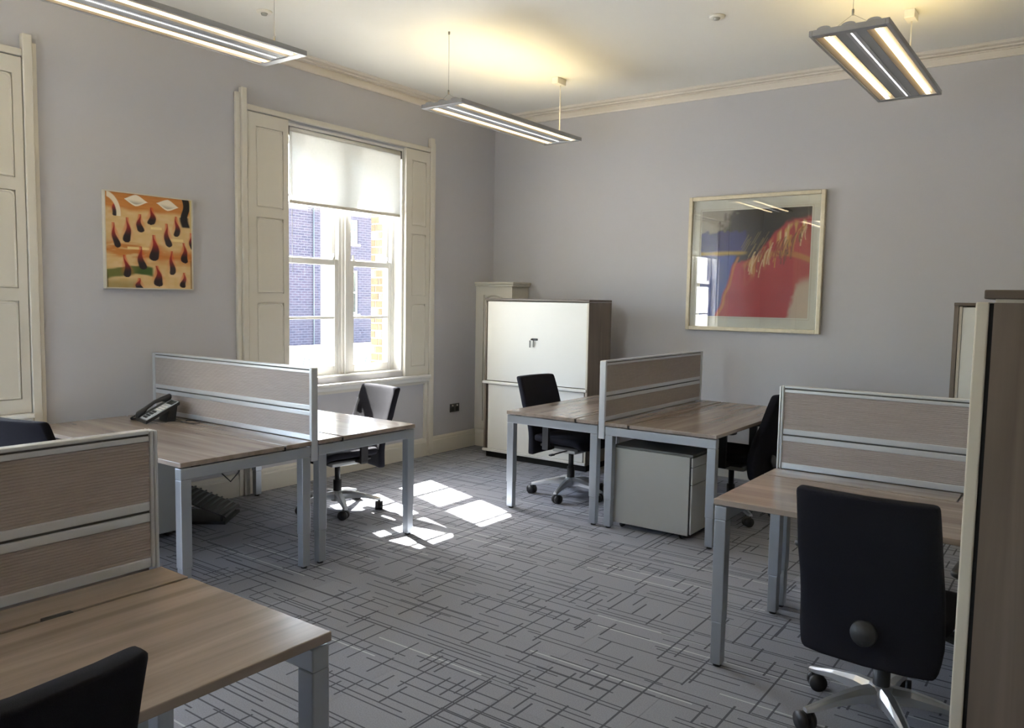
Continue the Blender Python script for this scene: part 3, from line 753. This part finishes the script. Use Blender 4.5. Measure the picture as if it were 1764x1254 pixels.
def abstract(U, V, R):
    n1 = smooth_noise(R, U.shape, (16, 16)); n2 = smooth_noise(R, U.shape, (5, 5)); n3 = smooth_noise(R, U.shape, (22, 4))
    red = lin((178, 52, 60)); img = red * np.ones(U.shape + (3,)); img = over(img, .35 * n1, lin((196, 78, 78)))
    w_ = .04 * (n1 - .5) + .02 * (n2 - .5)
    # dark sky sweeping down from the top right
    edge = .42 - .34 * step(.25, 1.0, U) + w_ + .10 * step(.30, .1, abs(U - .42))
    dk = step(edge + .02, edge - .03, V); img = over(img, dk, lin((30, 34, 34))); img = over(img, dk * n2 * .35, lin((70, 62, 58)))
    # pale corner upper left
    pc = step(.36, .22, U + .55 * V + .1 * (n2 - .5)); img = over(img, pc, lin((172, 168, 158)))
    # blue form, left
    bl = step(.44, .40, U + .06 * (n1 - .5)) * step(.20, .24, V + .04 * n2) * step(.41, .39, V)
    img = over(img, bl, lin((44, 48, 122)))
    low = step(.40, .44, V) * step(.0, .03, .36 - .30 * (V - .4) - U + .02 * (n1 - .5)); img = over(img, low, lin((58, 84, 168)))
    img = over(img, step(.03, .0, abs(V - .415 + .02 * n1)) * step(.46, .40, U), lin((190, 160, 80)))
    ed = abs(.37 - .30 * (V - .4) - U + .02 * (n1 - .5)); img = over(img, step(.02, .006, ed) * step(.42, .46, V) * .8, lin((196, 120, 60)))
    # golden streaks under the dark edge
    band = step(.0, .05, V - edge) * step(.26, .10, V - edge) * step(.36, .55, U)
    img = over(img, band * step(.35, .75, n3) * .9, lin((214, 176, 96))); img = over(img, band * step(.72, .9, n3) * .8, lin((236, 224, 190)))
    img = over(img, band * step(.30, .12, n3) * .7, lin((170, 60, 40)))
    g = abs(V - .50 + .09 * np.sin((U - .45) * 5.2)); img = over(img, step(.04, .01, g) * step(.38, .5, U) * .75, lin((196, 140, 70)))
    rs = np.random.default_rng(11)
    for k in range(46):
        u0 = .50 + .47 * rs.random(); v0 = float(.42 - .34 * min(1, max(0, (u0 - .25) / .75)) ** 1.3) + .05 + .05 * rs.random()
        ln_ = .10 + .16 * rs.random(); sl = -.35 - .35 * rs.random(); wd = .004 + .010 * rs.random()
        tt = np.clip((V - v0) / ln_, 0, 1); d_ = abs(U - (u0 + sl * (V - v0) + .05 * tt * tt))
        mk = step(wd, wd * .3, d_) * (V > v0) * (V < v0 + ln_) * (.45 + .55 * n2)
        img = over(img, mk * .9, (lin((232, 214, 170)), lin((206, 160, 70)), lin((150, 44, 34)), lin((84, 60, 40)))[k % 4])
    for k in range(14):
        u0 = .44 + .20 * rs.random(); v0 = .20 + .16 * rs.random(); d_ = abs(U - u0 + .55 * (V - v0))
        img = over(img, step(.006, .002, d_) * (V > v0) * (V < v0 + .12) * .7, lin((150, 132, 96)))
    # pale wedge lower right
    wdg = step(.0, .05, (U - .80) - .62 * (1 - V) * .35 + .02 * (n2 - .5)) * step(.62, .74, V + .35 * (U - .9)); img = over(img, wdg, lin((206, 190, 172)))
    img = over(img, step(.97, .99, U) * step(.15, .1, V) * 0, red)
    return img
def art_panel(name, fn, W, H, nx, ny, parent, frame):
    """flat painted sheet; frame maps (u right, v down) to local coordinates"""
    img = np.clip(paint(fn, W, H, nx, ny), 0, 1)
    vs = []; fs = []
    for j in range(ny + 1):
        for i in range(nx + 1): vs.append(frame(i / nx, j / ny))
    for j in range(ny):
        for i in range(nx): a = j * (nx + 1) + i; fs.append((a, a + nx + 1, a + nx + 2, a + 1))
    me = bpy.data.meshes.new(name); me.from_pydata(vs, [], fs)
    at_ = me.color_attributes.new('paint', 'FLOAT_COLOR', 'CORNER')
    buf = np.ones((ny * nx, 4, 4), np.float32); buf[:, :, :3] = img.reshape(-1, 1, 3)
    at_.data.foreach_set('color', buf.ravel()); me.materials.append(MATS['artwork'])
    o = bpy.data.objects.new(name, me); COL.objects.link(o); o.parent = parent
    return o
ya, yb, za, zb = -4.2155, -3.583, 1.586, 2.228
t = thing('canvas_painting', 'square canvas of dark red drops on ochre, between the windows', 'painting', (0, (ya + yb) / 2, za))
W, H = yb - ya, zb - za
MB().box(0.002, .028, -W / 2 + .008, W / 2 - .008, .008, H - .008).build('stretcher', 'white_plastic', t)
m = MB()
for a in ((-W / 2, -W / 2 + .008, 0, H), (W / 2 - .008, W / 2, 0, H), (-W / 2 + .008, W / 2 - .008, 0, .008), (-W / 2 + .008, W / 2 - .008, H - .008, H)): m.box(.002, .034, *a)
m.build('tray_frame', 'cream_fascia', t)
art_panel('canvas', drops, W, H, 170, 170, t, lambda u, v: (.0285, -W / 2 + .008 + u * (W - .016), H - .008 - v * (H - .016)))
xa, xb, za, zb = 2.259, 3.450, 1.314, 2.504
t = thing('framed_print', 'large framed abstract print in red, blue and black on the back wall', 'picture', ((xa + xb) / 2, 0, za))
W2, H2 = xb - xa, zb - za; f_ = .034
for nm, a in (('frame_side', (-W2 / 2, -W2 / 2 + f_, 0, H2)), ('frame_side', (W2 / 2 - f_, W2 / 2, 0, H2)), ('frame_rail', (-W2 / 2 + f_, W2 / 2 - f_, 0, f_)), ('frame_rail', (-W2 / 2 + f_, W2 / 2 - f_, H2 - f_, H2))):
    x0, x1, z0, z1 = a; m = MB(); m.bbox(x0, x1, -.045, -.002, z0, z1, .005); m.build(nm, 'gold_frame', t)
MB().box(-W2 / 2 + f_, W2 / 2 - f_, -.016, -.002, f_, H2 - f_).build('mount', 'mat_board', t)
mL, mR, mT, mB_ = .085, .075, .095, .095
art_panel('print', abstract, W2, H2, 180, 180, t, lambda u, v: (-W2 / 2 + f_ + mL + u * (W2 - 2 * f_ - mL - mR), -.0165, H2 - f_ - mT - v * (H2 - 2 * f_ - mT - mB_)))
m = MB(); a = (-W2 / 2 + f_ + mL - .012, W2 / 2 - f_ - mR + .012, f_ + mB_ - .012, H2 - f_ - mT + .012)
for q in ((a[0] - .004, a[0], a[2], a[3]), (a[1], a[1] + .004, a[2], a[3]), (a[0], a[1], a[2] - .004, a[2]), (a[0], a[1], a[3], a[3] + .004)): m.box(q[0], q[1], -.0175, -.016, q[2], q[3])
m.build('mount_bevel', 'cream_fascia', t)
MB().box(-W2 / 2 + f_, W2 / 2 - f_, -.028, -.0265, f_, H2 - f_).build('picture_glass', 'picture_glass', t)

# ------------------------------------------------------------------ pendant lamps
def make_lamp():
    """local: origin at the lamp centre underside; length along y"""
    t = thing('pendant_light', '', 'light', group='rectangular pendant lights on wires')
    Wd, Ln, H = .385, 1.62, .030
    w2, l2 = Wd / 2, Ln / 2
    m = MB(); m.bbox(-w2, -w2 + .018, -l2, l2, 0, H, .003); m.bbox(w2 - .018, w2, -l2, l2, 0, H, .003); m.bbox(-w2 + .018, w2 - .018, -l2, -l2 + .05, 0, H, .003); m.bbox(-w2 + .018, w2 - .018, l2 - .05, l2, 0, H, .003)
    m.build('housing', 'lamp_metal', t)
    for sx in (-1, 1):
        c = sx * .122
        m = MB()
        for k in range(2):
            a, b = ((c - .048, c - .014), (c + .014, c + .048))[k]
            m.loft([[(a, yy, .004 if k == 0 else .018), (b, yy, .018 if k == 0 else .004), (b, yy, .022 if k == 0 else .008), (a, yy, .008 if k == 0 else .022)] for yy in (-l2 + .05, l2 - .05)], smooth=False)
        m.build('reflector', 'lamp_reflector', t)
        MB().bbox(c - .012, c + .012, -l2 + .052, l2 - .052, .004, .013, .003).build('diffuser', 'lamp_tube', t)
        MB().box(c - .040, c + .040, -l2 + .06, l2 - .06, .031, .034).build('uplight', 'lamp_up', t)
        MB().box(c - .049, c + .049, -l2 + .05, l2 - .05, .0235, .030).build('backing', 'lamp_metal', t)
    MB().box(-.072, .072, -l2 + .05, l2 - .05, .006, .026).build('centre_panel', 'lamp_panel', t)
    MB().box(-.024, .024, -l2 + .06, l2 - .06, .0045, .006).build('led_strip', 'lamp_strip', t)
    MB().box(-.004, .004, -l2 + .07, l2 - .07, .003, .0045).build('led_line', 'lamp_led', t)
    for x in (-.12, 0, .12): MB().loft([[(x + p, y_, .028 + q) for p, q in [(.035 * math.cos(PI * k / 8), .016 * math.sin(PI * k / 8)) for k in range(9)]] for y_ in (-l2 + .002, -l2 + .03)], smooth=False).build('end_lug', 'lamp_metal', t)
    zc = ZC - 2.935
    m = MB(); m.cyl((0, -l2 + .08, .10), (0, -l2 + .08, zc), .0016, 6); m.cyl((0, -l2 + .08, .095), (0, -l2 + .08, .125), .006, 10); m.cyl((0, -l2 + .08, zc - .02), (0, -l2 + .08, zc), .008, 10)
    for x in (-.11, .11): m.cyl((0, -l2 + .08, .10), (x, -l2 + .08, .03), .001, 6)
    m.build('suspension_wire', 'lamp_metal', t)
    m = MB(); m.cyl((0, l2 - .06, .03), (0, l2 - .06, zc - .04), .0045, 8); m.build('power_cord', 'white_plastic', t)
    MB().bbox(-.032, .032, l2 - .15, l2 - .02, zc - .052, zc, .004).build('ceiling_box', 'white_plastic', t)
    return t
lamp0 = make_lamp()
LP = [(1.415, -1.675, 'pendant light hanging nearest the room corner, left of the big picture'), (4.205, -1.775, 'pendant light on the right, above the big picture'),
      (1.345, -4.60, 'long pendant light running out of the top left corner'), (4.205, -4.72, 'pendant light above the right desks, out of the frame'),
      (1.345, -7.6, 'pendant light behind the camera near the windows'), (4.205, -7.7, 'pendant light behind the camera on the right')]
for k, (x, y, lab) in enumerate(LP):
    c = lamp0 if k == 0 else copy_tree(lamp0)
    c.location = (x, y, 2.935); c['label'] = lab
    if k == 2: c.rotation_euler.z = PI
# small recessed ceiling fittings
for x, y, lab in ((.628, -3.403, 'small round white ceiling fitting above the canvas painting'), (3.127, -1.66, 'small round white ceiling fitting between the two far pendant lights')):
    t = thing('ceiling_sensor', lab, 'sensor', (x, y, ZC), group='round ceiling fittings')
    MB().cyl((0, 0, -.012), (0, 0, 0), .048, 24, .055).build('rim', 'white_plastic', t)
    MB().cyl((0, 0, -.024), (0, 0, -.010), .018, 16, .024).build('eye', 'grey_rail', t)

# ------------------------------------------------------------------ small things
t = thing('wall_socket', 'dark metal double wall socket right of the corner window', 'socket', (0, -.625, .435))
MB().bbox(0.0, .008, -.073, .073, -.043, .043, .003).build('plate', 'socket_metal', t)
m = MB()
for y in (-.036, .036): m.bbox(.008, .011, y - .022, y + .022, -.034, .010, .002)
m.build('outlet', 'black_plastic', t)
m = MB()
for y in (-.036, .036): m.bbox(.008, .013, y - .008, y + .008, .016, .032, .002)
m.build('switch', 'white_plastic', t)

# desk phone
t = thing('desk_phone', 'black office phone with silver keypad on the window desk', 'phone', (.43, -4.10, .735), math.radians(-12))
# local: user side -y; the face slopes up towards +y
def slope(y): return .022 + (y + .10) * .52
def wedge(x0, x1, y0, y1, dz0, dz1, **k):
    m = MB()
    m.loft([[(x, y0, slope(y0) + dz0), (x, y1, slope(y1) + dz0), (x, y1, slope(y1) + dz1), (x, y0, slope(y0) + dz1)] for x in (x0, x1)], smooth=False); return m
m = wedge(-.10, .10, -.105, .105, -.020, .0); m.build('body', 'black_plastic', t)
m = MB(); m.loft([[(x, .03, .0), (x, .085, .0), (x, .10, slope(.10) - .018), (x, .05, slope(.05) - .018)] for x in (-.075, .075)], smooth=False); m.build('stand', 'black_plastic', t)
fp = wedge(-.035, .095, -.098, .100, .0, .004).build('face_plate', 'phone_face', t)
wedge(-.020, .085, .058, .093, .004, .006).build('display', 'phone_display', fp)
for r in range(4):
    for c in range(3):
        y = -.088 + r * .018; x = -.018 + c * .024
        wedge(x, x + .018, y, y + .012, .004, .0075).build('key', 'knob_plastic', fp)
for r in range(3):
    for c in range(4):
        y = -.008 + r * .018; x = -.020 + c * .027
        wedge(x, x + .021, y, y + .009, .004, .006).build('key', 'white_plastic', fp)
secs = []
for y, hw, h0, h1 in ((-.112, .018, .004, .030), (-.105, .026, .0, .040), (-.065, .027, .004, .042), (-.045, .020, .020, .046), (0, .019, .030, .052), (.045, .020, .020, .048), (.062, .027, .004, .044), (.098, .026, .0, .040), (.106, .018, .004, .030)):
    secs.append([(-.068 + p, y, slope(y) + (h0 + h1) / 2 + q) for p, q in superellipse(hw, (h1 - h0) / 2, 16, 3)])
MB().loft(secs).build('handset', 'black_plastic', t)
pts = []
for k in range(90):
    a = k / 89; base = Vector((-.085, -.112, .03)).lerp(Vector((-.13, -.06, .008)), a) + Vector((-.03 * math.sin(a * PI), -.035 * math.sin(a * PI), -.015 * math.sin(a * PI)))
    pts.append(base + Vector((0, math.cos(k * 1.3) * .005, math.sin(k * 1.3) * .005 + .004)))
MB().tube(pts, .0022, 6).build('coiled_cord', 'black_plastic', t)
MB().tube([(.02, .09, .012), (.08, .11, .004), (.16, .105, .004), (.235, .12, .004), (.262, .17, .004), (.215, .205, .004), (.14, .185, .004), (.10, .15, .004), (.15, .125, .008)], .003, 8).build('line_cord', 'black_plastic', t)

# foot rest on the floor under the window desk
t = thing('foot_rest', 'black ribbed foot rest lying tilted on the carpet under the phone desk', 'foot rest', (.35, -3.73, 0), math.radians(38))
# local: slopes down towards +x
def fz(x): return .055 + .16 * (.20 - x) / .40
m = MB(); m.loft([[(x, y, fz(x) - .008) for y in ()] or [(x, -.16, fz(x) - .010), (x, .16, fz(x) - .010), (x, .16, fz(x)), (x, -.16, fz(x))] for x in (-.20, .20)], smooth=False); m.build('platform', 'black_plastic', t)
for k in range(11):
    x = -.185 + k * .037
    MB().tube([(x, -.165, fz(x) + .004), (x, 0, fz(x) + .007), (x, .165, fz(x) + .004)], .007, 8).build('rib', 'iron', t)
m = MB(); m.loft([[(x, -.16, .0), (x, .16, .0), (x, .16, .02), (x, -.16, .02)] for x in (-.21, .20)], smooth=False); m.build('base', 'black_plastic', t)
for y in (-.14, .14):
    for x in (-.17, .17): MB().cyl((x, y, .01), (x, y, fz(x) - .008), .010, 10).build('strut', 'black_plastic', t)

# power boxes and leads slung under the desktops
def power_box(loc, rz, label, pts):
    t = thing('power_box', label, 'power box', loc, rz, 'power boxes under desktops')
    MB().bbox(-.13, .13, -.035, .035, 0, .045, .008).build('housing', 'black_plastic', t)
    m = MB()
    for x in (-.08, 0, .08): m.bbox(x - .02, x + .02, -.037, -.034, .010, .035, .002)
    m.build('outlet', 'knob_plastic', t)
    MB().tube(pts, .004, 8).build('hanging_lead', 'black_plastic', t)
power_box((.95, -4.14, .555), 0, 'black power box with a hanging lead under the phone desk', [(.13, 0, .02), (.18, .03, -.06), (.23, .06, -.11), (.27, .09, -.05), (.28, .10, .03)])
power_box((2.84, -1.42, .555), PI / 2, 'black power box under the desk above the pedestal', [(.13, 0, .02), (.19, 0, -.01), (.25, .02, .01), (.28, .02, .03)])

# ------------------------------------------------------------------ outside the window
XF = -24.0
def F(px, py): p = at(px, py, 0, XF); return p.y, p.z
top = F(575, 362)[1]; bot = -3.0; yl = F(497, 355)[0] - 8.0; yr = F(700, 400)[0]
t = thing('brick_building', 'shaded brick building across the street', 'building', (XF, yr, bot))
dw = []                                            # windows of the facade (y0, y1, z0, z1)
w0, w1 = F(590, 470)[0], F(617, 470)[0]
z_a, z_b = F(600, 541)[1], F(600, 466)[1]; z_c = F(600, 419)[1]
for k in range(3):
    o_ = -k * 5.2
    if k == 0: dw += [(w0 + o_, w1 + o_, z_a, z_b), (w0 + o_, w1 + o_, z_c, min(top - .35, z_c + z_b - z_a))]
    elif k == 2: dw += [(w0 + o_, w1 + o_, z_a, z_b), (w0 + o_, w1 + o_, z_c, min(top - .35, z_c + z_b - z_a))]
cols = sorted({(a, b) for a, b, _, _ in dw}); m = MB(); yy = yl
for a, b in cols:
    m.box(-8, 0, yy - yr, a - yr, 0, top - bot)
    zz = bot
    for _, _, c, d in sorted([q for q in dw if q[0] == a], key=lambda q: q[2]): m.box(-8, 0, a - yr, b - yr, zz - bot, c - bot); zz = d
    m.box(-8, 0, a - yr, b - yr, zz - bot, top - bot); yy = b
m.box(-8, 0, yy - yr, 0, 0, top - bot)
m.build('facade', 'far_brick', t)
for a, b, c, d in dw:
    m = MB()
    for q in ((a, a + .07, c, d), (b - .07, b, c, d), (a + .07, b - .07, c, c + .09), (a + .07, b - .07, d - .07, d), (a + .07, b - .07, (c + d) / 2 - .03, (c + d) / 2 + .03)): m.box(-.14, -.07, q[0] - yr, q[1] - yr, q[2] - bot, q[3] - bot)
    fr = m.build('window', 'trim_white', t)
    for q in ((c + .09, (c + d) / 2 - .03), ((c + d) / 2 + .03, d - .07)): MB().box(-.11, -.10, a + .07 - yr, b - .07 - yr, q[0] - bot, q[1] - bot).build('pane', 'far_glass', fr)
    MB().box(-.02, .07, a - .08 - yr, b + .08 - yr, c - .12 - bot, c - bot).build('window_ledge', 'pale_stone', t)
MB().cyl((.06, F(539, 400)[0] - yr, 0), (.06, F(539, 400)[0] - yr, top - bot), .03, 10).build('drain_pipe', 'iron', t)
MB().box(-8, .12, yl - yr, 0, top - bot, top - bot + .12).build('coping', 'pale_stone', t)
# pale boundary wall with pointed arches in front of the building
XW = -17.0
p0 = at(497, 603, 0, XW); p1 = at(600, 597, 0, XW)
wt = (p0.z + p1.z) / 2
t = thing('boundary_wall', 'white boundary wall with pointed arches below the brick building', 'wall', (XW, p0.y, -1.6))
MB().box(-.3, 0, -6, 9, 0, wt + 1.6).build('wall_body', 'trim_white', t)
MB().bbox(-.36, .06, -6, 9, wt + 1.6, wt + 1.7, .02).build('coping', 'trim_white', t)
for px in (528, 633, 580, 676, 480):
    q = at(px, 640, 0, XW); q2 = at(px, 614, 0, XW); c = q.y - p0.y; hw = .14; z1 = q2.z + 1.6; z0 = z1 - .75
    pts = [(0.02, c - hw, z0), (0.02, c - hw, z1 - .24), (0.02, c - hw * .72, z1 - .09), (0.02, c, z1), (0.02, c + hw * .72, z1 - .09), (0.02, c + hw, z1 - .24), (0.02, c + hw, z0)]
    MB().tube(pts, .022, 8).build('pointed_arch', 'iron', t)
tag(MB().box(-60, 30, -40, 60, -1.9, -1.6).build('ground', 'paving'), 'pale sunlit paving outside', kind='structure')
